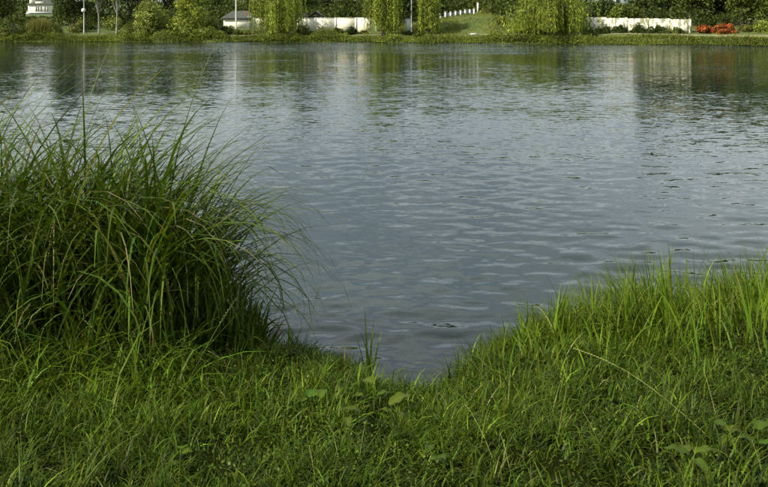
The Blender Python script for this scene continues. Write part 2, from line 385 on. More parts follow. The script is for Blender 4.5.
tree_late = [(152, 105.6, 5.2, 4.4, PALE, 'small pale willow by the water, left of the plank rail'), (193, 104.8, 8.2, 5.0, WIL, 'yellow-green willow between the small pale willow and the grey-roofed cottage')]
for a_ in tree_late: tree('willow_tree', *a_, n=7600, leaf=0.24, low=-0.15, nclump=54)
willow(279, 103.4, 6.6, 8.0, WIL, 'broad weeping willow hiding the wall beside the grey-roofed cottage', 640)
willow(384, 102.4, 8.6, 5.4, WILD, 'weeping willow with a dark trunk hiding the right end of the cream wall', 440)
willow(428, 101.6, 5.6, 3.5, WIL, 'slim weeping willow right of the white cabinet and grey pole', 320)
willow(549, 96.0, 6.5, 10.6, WILD, 'widest weeping willow trailing into the water left of the peeling wall', 1100, dome=0.80)

T_ = [  # x, Y, h, w, colour, leaves, low, label
 (-38,122,11,7,DRK,3500,.1,'dark tree at the left edge, outside the cream house gap'),
 (4,125,10.5,6.2,MID,5200,.1,'green tree just left of the cream house with tall windows'),
 (73,117,11.5,6.0,DRK,6200,.08,'large dark tree just right of the cream house with tall windows'),
 (100,134,10,6,DRK,4500,.1,'dark tree behind the two slender birches'),
 (130,128,11.5,6.6,DRK,5200,.1,'dark tree behind the pale shrubs right of the birches'),
 (165,130,12.5,7.5,DRK,5600,.1,'dark tree behind the gap between the two left willows'),
 (207,136,9.0,6.5,DRK,4600,.1,'dark tree left of the grey-roofed cottage'),
 (230,158,5.2,7,MID,4200,.02,'low tree directly above the grey roof of the cottage'),
 (258,128,9.5,6,MID,4200,.1,'tree behind the left flank of the broad weeping willow'),
 (303,124,11,5.6,DRK,5200,.1,'dark tree behind the gabled shed'),
 (322,136,6.4,4.6,DRK,4200,.05,'small dark tree between the gabled shed and the cream block'),
 (352,128,4.5,5.2,MID,4200,.02,'low round tree in front of the cream block behind the wall'),
 (372,134,8.5,6,DRK,4600,.1,'dark tree behind the willow with the dark trunk'),
 (400,122,9,5.2,DRK,5000,.06,'dark tree behind the white cabinet'),
 (436,130,7.5,6.2,DRK,5000,.04,'dark tree behind the left end of the white post fence'),
 (464,134,6.4,6,DRK,5000,.03,'dark tree behind the middle of the white post fence'),
 (492,122,4.2,5.4,OLV,4600,.02,'olive bushy tree at the upper right end of the white post fence'),
 (520,132,7,6.5,MID,4600,.04,'green tree rising behind the left side of the widest willow'),
 (572,122,7.8,6.5,DRK,4600,.05,'dark tree rising behind the right side of the widest willow'),
 (604,104,3.4,3.6,DRK,4600,.02,'dark bushy tree behind the left end of the peeling wall'),
 (625,101,2.9,3.2,MID,4200,.02,'bushy tree behind the peeling wall, below the grey house'),
 (648,112,9.5,4.6,DRK,5000,.06,'tall dark tree behind the middle of the peeling wall'),
 (668,108,9.0,4.4,DRK,5000,.08,'tall dark tree behind the right part of the peeling wall'),
 (694,104,9.0,5.4,MID,5200,.10,'green tree above the right end of the peeling wall'),
 (716,106,8.6,5.4,DRK,5200,.06,'dark tree behind the orange-red shrubs'),
 (742,101,8.8,5.2,MID,5200,.08,'green tree right of the orange-red shrubs'),
 (770,99,8.4,5.6,MID,5200,.06,'green tree at the right edge of the far bank'),
 (806,97,9,6,DRK,2600,.08,'dark tree beyond the right edge of the far bank'),
 (24,262,13,15,MID,4600,.02,'distant tree rising behind the left side of the cream house'),
 (52,258,12,13,DRK,4200,.02,'distant dark tree rising behind the right side of the cream house'),
]
for (x, Y, h, w, c, n, low, lab) in T_:
    tree('broadleaf_tree', x, Y, h, w*1.12, c, lab, int(n*1.35), 0.29 if Y < 200 else 0.5, low*0.25, nclump=46)
# dark undergrowth closing the wood behind the bank: reads as one mass
n = 46000; X = R.uniform(-85, 75, n); sd = R.uniform(14, 34, n); sd = np.where((X > 2) & (X < 13), sd+8, sd); Yu = shore(X)+sd
pxu = 384 + X/Yu*F; hmax = 2.6 + 1.6*vnoise(X, Yu, 0.22, 81) + 0.8*vnoise(X, Yu, 0.7, 82)
ymax = np.interp(pxu, [20, 26, 53, 60], [99, 1.2, 1.2, 99]); hmax = np.clip(np.minimum(hmax, ymax), 0.5, 6)
C = np.stack([X, Yu, far_z(X, Yu) + hmax*R.random(n)**0.6], -1); d = unit(R.normal(size=(n, 3)) + np.array([0, -0.3, 0.5]))
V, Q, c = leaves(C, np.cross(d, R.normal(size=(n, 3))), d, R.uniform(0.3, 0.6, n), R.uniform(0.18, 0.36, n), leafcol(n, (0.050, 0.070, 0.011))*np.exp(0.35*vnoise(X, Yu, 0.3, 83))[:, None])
tag(link('undergrowth', npmesh('undergrowth', V, Q, M['leaf'], c)), 'dark green undergrowth filling the wood behind the far bank', 'undergrowth', kind='stuff')
tree('birch_tree', 99, 108, 8.0, 3.4, OLV, 'slender birch with a forked pale trunk beside the footpath', 2200, 0.20, .40, 'birch', lean=-0.30, thick=0.6, nclump=18)
tree('birch_tree', 116.5, 107, 8.5, 2.6, PALE, 'straight pale-barked birch among the pale shrubs', 1700, 0.20, .42, 'birch', lean=0.0, thick=0.55, nclump=16)

S_ = [ # x, Y, ytop, width px, colour, label
 (-6,107,16,34,MID,'green shrub at the left edge of the far bank'),
 (18,106,20,26,DRK,'dark round shrub by the water at the far left'),
 (56,106.5,21,22,MID,'green shrub right of the pale reeds below the cream house'),
 (78,110,17,20,OLV,'olive shrub at the foot of the white globe lamp post'),
 (90,112,23,14,DRK,'dark low shrub between the globe lamp post and the forked birch'),
 (112,112,13,22,PALE,'pale shrub behind the straight birch'),
 (131,110,17,24,PALE,'pale shrub left of the small pale willow'),
 (171,107,15,22,WIL,'yellow-green shrub between the two left willows'),
 (176,104.6,30,18,OLV,'low shrub at the water beneath the left willows'),
 (212,106,17,20,MID,'green shrub touching the right side of the tall left willow'),
 (226,105,24,22,DRK,'dark shrub in front of the cottage, left of its lamp post'),
 (238,104.5,27,12,MID,'small shrub at the base of the cottage lamp post'),
 (247,104.3,30,14,OLV,'low olive shrub in front of the cottage wall'),
 (304,104.0,22,20,MID,'shrub under the right flank of the broad willow'),
 (322,103.8,30,18,OLV,'low grassy shrub in front of the left end of the cream wall'),
 (337,103.5,27,16,MID,'small shrub in front of the cream wall, left of the rounded one'),
 (351,103.2,24,19,DRK,'rounded dark shrub in front of the cream wall'),
 (364,103.2,30,12,OLV,'low olive shrub between the rounded shrub and the willow'),
 (408,102.3,30,16,DRK,'dark shrub at the foot of the grey pole'),
 (486,112,6,16,OLV,'olive shrub above the grassy slope beside the fence end'),
 (503,102,14,22,OLV,'loose olive shrub at the left foot of the widest willow'),
 (520,99,24,24,WIL,'yellow-green shrub under the left side of the widest willow'),
 (590,93.4,27,16,DRK,'dark shrub at the right foot of the widest willow'),
 (604,94.8,23.5,24,DRK,'dark shrub in front of the left end of the peeling wall'),
 (621,94.0,24.5,26,DRK,'low dark shrub in front of the peeling wall, second from its left end'),
 (639,93.3,23,24,DRK,'dark shrub in front of the middle of the peeling wall'),
 (657,92.7,24,25,DRK,'low dark shrub in front of the peeling wall, right of its middle'),
 (676,91.9,26,22,MID,'low green shrub in front of the right end of the peeling wall'),
 (6,105.6,27,20,OLV,'low olive shrub at the water at the far left edge'),
 (33,105.6,29,18,MID,'low green shrub at the water in front of the pale reeds'),
 (124,104.6,28,16,OLV,'low olive shrub at the water below the pale shrubs'),
 (143,104.4,29,16,WIL,'low yellow-green shrub at the foot of the small pale willow'),
 (189,103.8,31,20,MID,'low green shrub at the foot of the tall left willow'),
 (206,103.6,28,18,OLV,'olive shrub at the water between the tall left willow and the cottage'),
 (219,103.4,31,16,WIL,'low yellow-green shrub at the water left of the cottage lamp post'),
 (313,102.6,32,16,MID,'low green shrub at the water right of the broad willow'),
 (344,102.0,33,16,WIL,'low yellow-green shrub at the water below the rounded dark shrub'),
 (418,100.6,33,14,MID,'low green shrub at the water between the grey pole and slim willow'),
 (494,96.8,30,22,WIL,'yellow-green shrub at the water left of the widest willow'),
 (702,99,13,30,DRK,'tall dark shrub left above the orange-red shrubs'),
 (727,98,12,32,DRK,'tall dark shrub right above the orange-red shrubs'),
 (746,92,22,22,OLV,'olive shrub right of the orange-red shrubs'),
 (763,91,18,22,WIL,'pale green shrub at the right edge of the far bank'),
]
for (x, Y, yt, w, c, lab) in S_: shrub(x, Y, yt, w, c, lab)
RED = (0.32, 0.080, 0.018)
shrub(706, 91.6, 24.2, 27, RED, 'left one of the two orange-red shrubs by the footpath', 3000, 0.19, None, 'flowering_shrub', 'flower')
shrub(723, 91.2, 22.6, 33, RED, 'right larger one of the two orange-red shrubs by the footpath', 3800, 0.19, None, 'flowering_shrub', 'flower')

# upright ribbons: one blade generator for reeds and grasses, near and far
def blades(root, az, L, wd, th0, bend, nseg, twist=None, p=1.6, tip=0.06, keel=0.0, taper=0.62):
    n = len(az); t_ = np.linspace(0, 1, nseg+1); tm = (t_[1:]+t_[:-1])/2
    th = th0[:, None] + bend[:, None]*tm[None]**p
    ds = (L/nseg)[:, None]
    hx = np.concatenate([np.zeros((n, 1)), np.cumsum(np.sin(th)*ds, 1)], 1); hz = np.concatenate([np.zeros((n, 1)), np.cumsum(np.cos(th)*ds, 1)], 1)
    dirx, diry = np.cos(az)[:, None], np.sin(az)[:, None]
    P = np.stack([root[:, 0:1] + hx*dirx, root[:, 1:2] + hx*diry, root[:, 2:3] + hz], -1)
    tw = az + math.pi/2 + (twist if twist is not None else 0); S = np.stack([np.cos(tw), np.sin(tw), np.zeros(n)], -1)
    prof = np.minimum(1, 0.55 + t_*2.2)*np.clip((1-t_)/taper, tip, 1)**0.8
    hw = (wd[:, None]/2*prof[None])[..., None]*S[:, None, :]
    if keel:
        thv = np.concatenate([th[:, :1], th], 1); nrm = np.stack([-np.cos(thv)*dirx, -np.cos(thv)*diry, np.sin(thv)], -1)
        V = np.stack([P-hw, P - nrm*(wd[:, None]*prof[None]*keel)[..., None], P+hw], 2); k = 3
    else: V = np.stack([P-hw, P+hw], 2); k = 2
    i = np.arange(n*(nseg+1)*k).reshape(n, nseg+1, k)
    Q = np.stack([i[:, :-1, :-1], i[:, :-1, 1:], i[:, 1:, 1:], i[:, 1:, :-1]], -1).reshape(-1, 4)
    return V.reshape(-1, 3), Q, (nseg+1)*k

def bladecol(n, base, per, var=0.22, dry=0.03, tipdry=0.0):
    c = leafcol(n, base, var, 0.12); d = R.random(n) < dry
    c[d] = np.array([0.19, 0.195, 0.055])*np.exp(R.normal(0, 0.2, (d.sum(), 1)))
    c = np.repeat(c[:, None], per, 1)
    if tipdry:                          # withered brown-yellow ends on some blades
        q = R.random(n) < tipdry; w_ = np.clip((np.arange(per)/per - R.uniform(0.55, 0.9, n)[:, None])*8, 0, 1)[..., None]*q[:, None, None]
        c = c*(1-w_) + np.array([0.20, 0.17, 0.06])*w_
    return c.reshape(-1, 3)

# rough meadow grass over the far bank (nobody could count it)
n = 42000
X = R.uniform(-62, 56, n); s = R.exponential(2.6, n) + 0.02; s[:9000] = R.uniform(0.0, 0.9, 9000); s[9000:23000] = R.uniform(2, 16, 14000); X[9000:23000] = R.uniform(2, 24, 14000)
Y = shore(X) + s; off = np.abs(s - (2.9 + 0.5*np.sin(X*0.11))) > 0.6
X, Y, s = X[off], Y[off], s[off]; n = len(X)
V, Q, per = blades(np.stack([X, Y, far_z(X, Y)-0.03], -1), R.uniform(0, 6.28, n), R.uniform(0.10, 0.34, n)*np.clip(np.where(s < 0.9, 1.15, 1)*(1+0.9*vnoise(X, Y, 0.35, 41)+0.5*vnoise(X, Y, 1.1, 43)), 0.25, 2.4), R.uniform(0.05, 0.10, n), R.uniform(0, 0.5, n), R.uniform(0.2, 1.2, n), 2)
tone = np.repeat(np.exp(0.22*vnoise(X, Y, 0.3, 42))[:, None], per, 0)
tag(link('meadow_grass', npmesh('meadow_grass', V, Q, M['grass'], bladecol(n, (0.135, 0.160, 0.028), per, 0.25, 0.08)*tone)), 'rough yellow-green grass covering the far bank and slope', 'grass', kind='stuff')

# waterside herbs hanging over the edge of the far bank: one mass
n = 34000; X = R.uniform(-60, 52, n); sd = np.abs(R.normal(0.0, 0.75, n)) - 0.12; Yu = shore(X)+sd; pxu = 384 + X/Yu*F
env = np.interp(pxu, [0, 60, 70, 118, 126, 215, 250, 310, 370, 440, 460, 500, 590, 600, 768], [.95, .8, .10, .12, .95, 1.05, .85, .85, .9, .75, .2, .6, .6, .10, .08])
hm = env*np.clip(0.8 + 1.3*vnoise(X, X*0+3, 0.35, 84) + 0.9*vnoise(X, X*0+7, 1.1, 85), 0.08, 2.4)*(1-0.35*np.clip(sd, 0, 1.5))
C = np.stack([X, Yu, np.maximum(far_z(X, Yu), 0) + 0.04 + hm*R.random(n)**0.7], -1); d = unit(R.normal(size=(n, 3)) + np.array([0, -0.4, 0.5]))
V, Q, c = leaves(C, np.cross(d, R.normal(size=(n, 3))), d, R.uniform(0.12, 0.30, n), R.uniform(0.05, 0.12, n), leafcol(n, (0.125, 0.155, 0.022))*np.exp(0.55*vnoise(X, X*0, 0.5, 86))[:, None])
tag(link('waterside_plants', npmesh('waterside_plants', V, Q, M['leaf'], c)), 'leafy plants hanging along the water edge of the far bank', 'plants', kind='stuff')
# pale reeds below the cream house
n = 1400; e = empty('reed_bed', (*W(40, 40, 106.5)[:2], 0.35), 'stand of pale-topped reeds on the far bank below the cream house', 'reeds')
rx = R.normal(0, 1.15, n); ry = R.normal(0, 0.5, n); 
V, Q, per = blades(np.stack([rx, ry, np.zeros(n)], -1), R.uniform(0, 6.28, n), R.uniform(1.9, 2.9, n)*np.exp(-(rx/3.2)**2), R.uniform(0.05, 0.09, n), R.uniform(0, 0.15, n), R.uniform(0.1, 0.7, n), 4)
cc = leafcol(n, OLV, 0.25); cc = np.repeat(cc[:, None], per, 1); cc[:, per//2:] = cc[:, per//2:]*0.4 + np.array([0.22, 0.21, 0.075])*0.6
o = link('reed_blades', npmesh('reed_blades', V, Q, M['reed'], cc.reshape(-1, 3)), e); o['kind'] = 'stuff'

# ------------------------------------------------------------------ far buildings, walls, posts
def part_box(name, c, d, mat, parent, rz=0.0): return MB().box((0, 0, 0), d, rz).build(name, mat, parent, c)
def hip_roof(name, w, d, z0, hgt, over, ridge, mat, parent):
    a, b_ = w/2+over, d/2+over; r_ = ridge/2
    V = [[-a,-b_,z0],[a,-b_,z0],[a,b_,z0],[-a,b_,z0],[-r_,0,z0+hgt],[r_,0,z0+hgt],[-a,-b_,z0-0.12],[a,-b_,z0-0.12],[a,b_,z0-0.12],[-a,b_,z0-0.12]]
    Q = [[0,1,5,4],[2,3,4,5],[3,0,4,4],[1,2,5,5],[6,7,1,0],[7,8,2,1],[8,9,3,2],[9,6,0,3],[9,8,7,6]]
    me = bpy.data.meshes.new(name); me.from_pydata(V, [], [[i for k, i in enumerate(q) if i not in q[:k]] for q in Q]); me.materials.append(mat)
    return link(name, me, parent)

# cottage with grey hip roof (x 224..253)
Yc = 113.0; p = W(238.5, 30, Yc); zb = float(far_z(p[0], Yc)) - 0.1; top = W(238, 19, Yc)[2]
e = empty('cottage', (p[0], Yc, zb), 'cream cottage with low grey hip roof behind the tall white lamp post', 'cottage')
wd_ = 30/F*Yc; hh = top - zb
part_box('wall', (0, 1.6, hh/2), (wd_, 3.2, hh), M['cream'], e)
part_box('fascia', (0, 0.0, hh+0.06), (wd_+0.3, 0.10, 0.14), M['darkwood'], e)
rf = hip_roof('roof', wd_, 3.2, hh+0.14, 0.95, 0.28, 2.2, M['roof'], e); rf.location = (0.0, 1.6, 0)
for dx, dz in ((0.75, 0.70), (1.0, 0.66), (1.18, 0.48), (0.92, 0.40)):
    yy = -0.26 + 1.86*(dz/0.95)
    o = MB().box((0, 0, 0), (0.16, 0.20, 0.05)).build('roof_tile', M['redtile'], rf, (dx, yy-1.62, hh+0.14+dz+0.03)); o.rotation_euler = (math.atan2(0.95, 1.88), 0, 0)
part_box('door', (1.55, -0.02, 0.9), (0.7, 0.06, 1.7), M['bluegrey'], e)

# gabled shed behind the wall (x 298..326)
Yc = 116.0; pr = W(316, 11, Yc); zb = float(far_z(pr[0], Yc)) - 0.1; hr = pr[2]-zb; he = W(316, 18.5, Yc)[2]-zb
e = empty('shed', (pr[0], Yc, zb), 'small shed with dark gable end and grey roof behind the cream wall', 'shed')
g = 1.25
mb = MB(); mb.add([[-g,0,0],[g,0,0],[g,0,he],[-g,0,he]], [[0,1,2,3]]); mb.add([[-g,0,0],[-g,3,0],[-g,3,he],[-g,0,he]], [[0,3,2,1]]); mb.add([[g,0,0],[g,3,0],[g,3,he],[g,0,he]], [[0,1,2,3]]); mb.add([[-g,3,0],[g,3,0],[g,3,he],[-g,3,he]], [[0,3,2,1]])
mb.build('wall', M['bluegrey'], e)
me = bpy.data.meshes.new('gable'); me.from_pydata([[-g,-0.03,he],[g,-0.03,he],[0,-0.03,hr-0.05],[-g,-0.10,he],[g,-0.10,he],[0,-0.10,hr-0.05]], [], [[3,4,5],[0,2,1],[0,1,4,3],[1,2,5,4],[2,0,3,5]]); me.materials.append(M['darkwood']); link('gable', me, e)
for s in (-1, 1):
    ln = math.hypot(g+0.25, hr-he)
    o = MB().box((0, 0, 0), (ln+0.1, 3.5, 0.07)).build('roof_slope', M['roof'], e, (s*(g+0.25)/2, 1.4, (he+hr)/2 - 0.02)); o.rotation_euler = (0, s*math.atan2(hr-he, g+0.25), 0)
o = part_box('annex_wall', (-2.1, 1.2, he/2), (1.7, 2.2, he), M['bluegrey'], e)
o = MB().box((0, 0, 0), (2.0, 2.6, 0.07)).build('annex_roof', M['roof'], e, (-2.2, 1.2, he+0.35)); o.rotation_euler = (math.radians(18), 0, 0)
for dx in (-0.35, -0.1, 0.2): MB().box((0, 0, 0), (0.15, 0.16, 0.06)).build('roof_tile', M['redtile'], o, (dx, -0.6+dx*0.3, 0.06))

# cream block behind (x 334..347)
Yc = 152.0; p = W(341, 9, Yc); zb = float(far_z(p[0], Yc)) - 0.1; zt = W(341, 1, Yc)[2]-zb
e = empty('house', (p[0], Yc, zb), 'cream block of a house above the wall, right of the gabled shed', 'house')
part_box('wall', (0, 2, zt/2), (2.7, 4, zt), M['cream'], e); hip_roof('roof', 2.7, 4, zt+0.13, 1.1, 0.25, 0.6, M['roof'], e).location = (0, 2, 0)
for dx in (-0.7, 0.6):
    o = part_box('window', (dx, -0.02, zt-0.75), (0.45, 0.06, 0.6), M['white'], e); part_box('pane', (0, -0.035, 0), (0.36, 0.03, 0.5), M['glass'], o)

# cream house far left with tall windows (x 28..53)
Yc = 230.0; p = W(40, 13, Yc); zf = p[2]; zb = float(far_z(p[0], Yc)) - 0.3
e = empty('house', (p[0], Yc, zb), 'cream house with a row of tall windows on the hill at far left', 'house')
u = Yc/F; b0 = zf-zb; hw_ = 8.2*u
part_box('plinth', (0, 3.0, b0/2), (26*u, 6.3, b0), M['bluegrey'], e)
part_box('wall', (0, 3, b0+hw_/2+0.002), (24*u, 6, hw_), M['cream'], e)
for px in (36.2, 38.4, 41.0, 45.0, 47.6):
    o = part_box('window', ((px-40)*u, -0.03, b0+hw_*0.46), (1.5*u, 0.08, hw_*0.70), M['white'], e); part_box('pane', (0, -0.05, 0), (1.05*u, 0.03, hw_*0.62), M['glass'], o)
part_box('balcony_rail', (0, -0.35, b0+0.12), (25*u, 0.12, 0.30), M['white'], e)
hip_roof('roof', 24*u, 6, b0+hw_+0.13, 1.6, 0.4, 3.2, M['roof'], e).location = (0, 3, 0)
part_box('dormer', (-1.2*u, 0.9, b0+hw_+0.5), (8*u, 1.4, 0.75), M['cream'], e)
part_box('chimney', (-8.6*u, 0.6, b0+hw_+1.2), (4.2*u, 1.0, 2.4), M['cream'], e)
part_box('terrace_wall', (-12.5*u, -1.0, b0-0.28), (7*u, 0.5, 0.5), M['white'], e)

# pale grey house at right (x 611..636)
Yc = 140.0; p = W(622, 5, Yc); zb = float(far_z(p[0], Yc)) - 0.1; zt = W(620, -6, Yc)[2]-zb
e = empty('house', (p[0], Yc, zb), 'pale grey house above the trees behind the peeling wall', 'house')
part_box('wall', (0, 2, zt/2), (3.8, 4, zt), M['bluegrey'], e); hip_roof('roof', 3.8, 4, zt+0.13, 1.1, 0.3, 1.2, M['roof'], e).location = (0, 2, 0)
o = part_box('window', (-0.7, -0.02, zt-1.0), (0.8, 0.06, 0.9), M['white'], e); part_box('pane', (0, -0.035, 0), (0.66, 0.03, 0.76), M['glass'], o)
part_box('porch_column', (1.95, -0.25, zt/2), (0.40, 0.4, zt), M['cream'], e); part_box('brick_cap', (2.2, -0.30, W(635, 4, Yc)[2]-zb), (0.5, 0.45, 0.35), M['redtile'], e)

def wall_run(name, label, pts, ytop, mat, postmat, cap=True, jitter=0.0, post=0.16):
    # pts: (px, Y) of the posts; each panel, cap and post is a piece of its own
    c0 = W(pts[0][0], 25, pts[0][1]); e = empty(name, (c0[0], c0[1], 0), label, 'wall' if 'wall' in name else 'fence')
    for i, (px, Y) in enumerate(pts):
        q = W(px, ytop[i], Y); zb = float(far_z(q[0], Y)) - 0.2
        part_box('post', (q[0]-c0[0], Y-c0[1]-0.02, (q[2]+0.06+zb)/2), (post, 0.20, q[2]+0.06-zb), postmat, e)
        if i+1 < len(pts):
            r_ = W(pts[i+1][0], ytop[i+1], pts[i+1][1]); a = math.atan2(r_[1]-q[1], r_[0]-q[0]); ln = math.hypot(r_[0]-q[0], r_[1]-q[1]) - post
            zt = (q[2]+r_[2])/2 + R.normal(0, jitter); zb2 = min(zb, float(far_z(r_[0], r_[1]))-0.2)
            mid = ((q[0]+r_[0])/2-c0[0], (q[1]+r_[1])/2-c0[1])
            part_box('wall_panel', (*mid, (zt+zb2)/2), (ln, 0.10, zt-zb2), mat, e, a)
            if cap: part_box('coping', (*mid, zt+0.03), (ln, 0.17, 0.055), postmat, e, a)
    return e
xs_ = np.arange(254, 377, 20.4)
wall_run('garden_wall', 'long smooth cream garden wall between the broad willow and the dark-trunked willow', [(x, 108.8-0.015*(x-254)) for x in xs_], [18.6-0.004*(x-254) for x in xs_], M['cream'], M['white'], post=0.2)
xs_ = np.linspace(584, 690, 6)
wall_run('garden_wall', 'peeling whitewashed wall above the hedge on the right of the far bank', [(x, 98.0-0.055*(x-584)) for x in xs_], [17.4+0.020*(x-584) for x in xs_], M['peel'], M['peel'], cap=False, jitter=0.04, post=0.22)

# white post fence climbing the slope (x 438..480)
fx = [440.2, 445.4, 450.6, 455.6, 460.6, 465.2, 469.8, 474.0, 477.8]; ft = [14.4, 12.4, 12.2, 11.6, 10.8, 10.2, 9.8, 9.2, 3.2]; fbm = [20.5, 20.2, 19.8, 19.0, 18.2, 17.2, 16.2, 15.2, 10.5]
Yc = 112.0; c0 = W(440, 20, Yc); e = empty('fence', (c0[0], Yc, 0), 'fence of white posts and grey panels climbing the grassy slope', 'fence')
for i in range(len(fx)):
    a = W(fx[i], ft[i], Yc+0.12*i); bb = W(fx[i], fbm[i]+0.9, Yc+0.12*i)
    part_box('post', (a[0]-c0[0], 0.12*i, (a[2]+bb[2])/2 - 0.15), (0.21, 0.21, a[2]-bb[2]+0.3), M['white'], e)
    part_box('post_cap', (a[0]-c0[0], 0.12*i, a[2]+0.03), (0.27, 0.27, 0.06), M['white'], e)
    if 0 < i < 7:
        a2 = W(fx[i+1], ft[i+1], Yc+0.12*(i+1)); zt = (a[2]+a2[2])/2-0.10; zb = (W(fx[i], fbm[i]+.5, Yc)[2]+W(fx[i+1], fbm[i+1]+.5, Yc)[2])/2
        part_box('fence_panel', ((a[0]+a2[0])/2-c0[0], 0.12*i+0.06, (zt+zb)/2), (a2[0]-a[0]-0.21, 0.05, zt-zb), M['greypanel'], e)

def lamp_post(px, Y, top, rad, label, globe=None, mat='pole'):
    X = (px-384)/F*Y; zb = float(far_z(X, Y))-0.1; e = empty('lamp_post', (X, Y, zb), label, 'lamp post')
    MB().tube([[0,0,0],[0,0,0.6],[0,0,0.62],[0,0,top*0.6],[0,0,top]], [rad*1.35, rad*1.3, rad, rad*0.85, rad*0.65], 10).build('pole', M[mat], e, smooth=True)
    MB().tube([[0,0,0],[0,0,0.12],[0,0,0.121]], [rad*2.4, rad*2.2, 0.01], 10).build('base', M[mat], e)
    MB().tube([[0,0,top],[0.05,-0.5,top+0.35],[0.1,-1.3,top+0.45]], rad*0.5, 8).build('arm', M[mat], e, smooth=True)
    MB().box((0.12,-1.6,top+0.43), (0.22, 0.7, 0.12)).build('lamp_head', M['pole'], e)
    if globe:
        zg = W(px, globe, Y)[2]-zb; a = np.linspace(0, math.pi, 9)
        MB().tube(np.stack([0*a, 0*a-0.22, zg-0.26*np.cos(a)], -1), np.maximum(0.26*np.sin(a), 0.004), 12).build('globe', M['lamp'], e, smooth=True)
        MB().tube([[0,0,zg-0.3],[0,-0.22,zg-0.27]], 0.03, 6).build('bracket', M['pole'], e)
lamp_post(84, 108, 8.0, 0.07, 'pale pole with a round white globe lamp left of the birches', 10.5, 'pole')
lamp_post(236, 104.8, 8.5, 0.095, 'tall bare white lamp post in front of the cream cottage', None, 'palepole')
lamp_post(411.5, 102.4, 8.0, 0.080, 'grey pole between the dark-trunked willow and the slim willow')

# white cabinet beside the pole
Yc = 104.0; p = W(408, 27.5, Yc); zb = float(far_z(p[0], Yc))-0.05; hh = W(408, 18.5, Yc)[2]-zb
e = empty('utility_cabinet', (p[0], Yc, zb), 'white cabinet standing beside the grey pole under the trees', 'cabinet')
part_box('body', (0, 0, hh/2), (0.62, 0.45, hh), M['white'], e); part_box('cap', (0, 0, hh+0.035), (0.72, 0.55, 0.07), M['greypanel'], e); part_box('door', (0, -0.235, hh*0.52), (0.5, 0.02, hh*0.8), M['lamp'], e)

# plank rail by the left willows, pale stones
p = W(161, 34.5, 103.8); zb = float(far_z(p[0], 103.8))
e = empty('plank_rail', (p[0], 103.8, zb), 'pale plank rail on short posts at the water between the left willows', 'rail')
part_box('plank', (0, 0, 0.42), (1.6, 0.12, 0.07), M['stone'], e)
for dx in (-0.6, 0.6): part_box('post', (dx, 0.03, 0.17), (0.08, 0.08, 0.44), M['bark'], e)
for (px, py, r_, lab) in ((708, 38.6, 0.42, 'largest pale stone on the bank below the orange-red shrubs'), (713, 39.2, 0.27, 'smaller pale stone right of the largest stone on the bank'), (474, 36.0, 0.34, 'pale stone low on the slope below the fence')):
    Yq = 86.6 if px > 600 else 99.2; X = (px-384)/F*Yq; a = np.linspace(0, math.pi, 7)
    o = MB().tube(np.stack([0*a, 0*a, -r_*0.45*np.cos(a)], -1), np.maximum(r_*np.sin(a)**0.8, 0.01), 9)
    VV = o.V[0]; VV += R.normal(0, 0.05*r_, VV.shape); VV[:, 0] *= 1.5
    tag(o.build('stone', M['stone'], None, (X, Yq, float(far_z(X, Yq))+0.08), True), lab, 'stone', 'pale stones on the far bank')

# ------------------------------------------------------------------ near bank: lawn grass
GR = (0.056, 0.090, 0.005)
def lawn(name, X, Y, Lm, base, label, wmul=1.0, lean=1.0, dry=0.02):
    n = len(X); z = near_z(X, Y) - 0.008
    flow = 2.6*vnoise(X, Y, 1.3, 51) + 1.5*vnoise(X, Y, 3.1, 52)
    az = flow*1.5 + R.normal(0, 1.9, n)
    L = Lm*R.uniform(0.5, 1.45, n)*np.clip(1 + 0.4*vnoise(X, Y, 2.3, 53) + 0.75*vnoise(X, Y, 7.0, 54), 0.42, 2.2)
    V, Q, per = blades(np.stack([X, Y, z], -1), az, L, wmul*R.uniform(0.0035, 0.0085, n), lean*np.abs(R.normal(0.55, 0.42, n)), lean*np.abs(R.normal(1.35, 0.8, n)), 4, R.normal(0, 0.5, n))
    tone = np.exp(0.20*vnoise(X, Y, 1.1, 55) + 0.16*vnoise(X, Y, 4.0, 56))[:, None]
    c = bladecol(n, base, per, 0.48, dry)*np.repeat(tone, per, 0)
    return tag(link(name, npmesh(name, V, Q, M['grass'], c, True)), label, 'grass', kind='stuff')
def scatter(n, x0, x1, y0, y1, smin=0.03):
    X = R.uniform(x0, x1, n); Y = R.uniform(y0, y1, n); k = near_edge(X) - Y > smin; return X[k], Y[k]
X1, Y1 = scatter(112000, -2.9, 3.1, 2.6, 6.4); X2, Y2 = scatter(26000, -6, 6, -0.5, 6.8)
k = (np.abs(X2) > 2.9) | (Y2 < 2.6); X = np.concatenate([X1, X2[k]]); Y = np.concatenate([Y1, Y2[k]])
s = near_edge(X)-Y
Lm = 0.098 + 0.025*np.exp(-s/0.5)
lawn('lawn_grass', X, Y, Lm, GR, 'short tangled green grass covering the near bank')

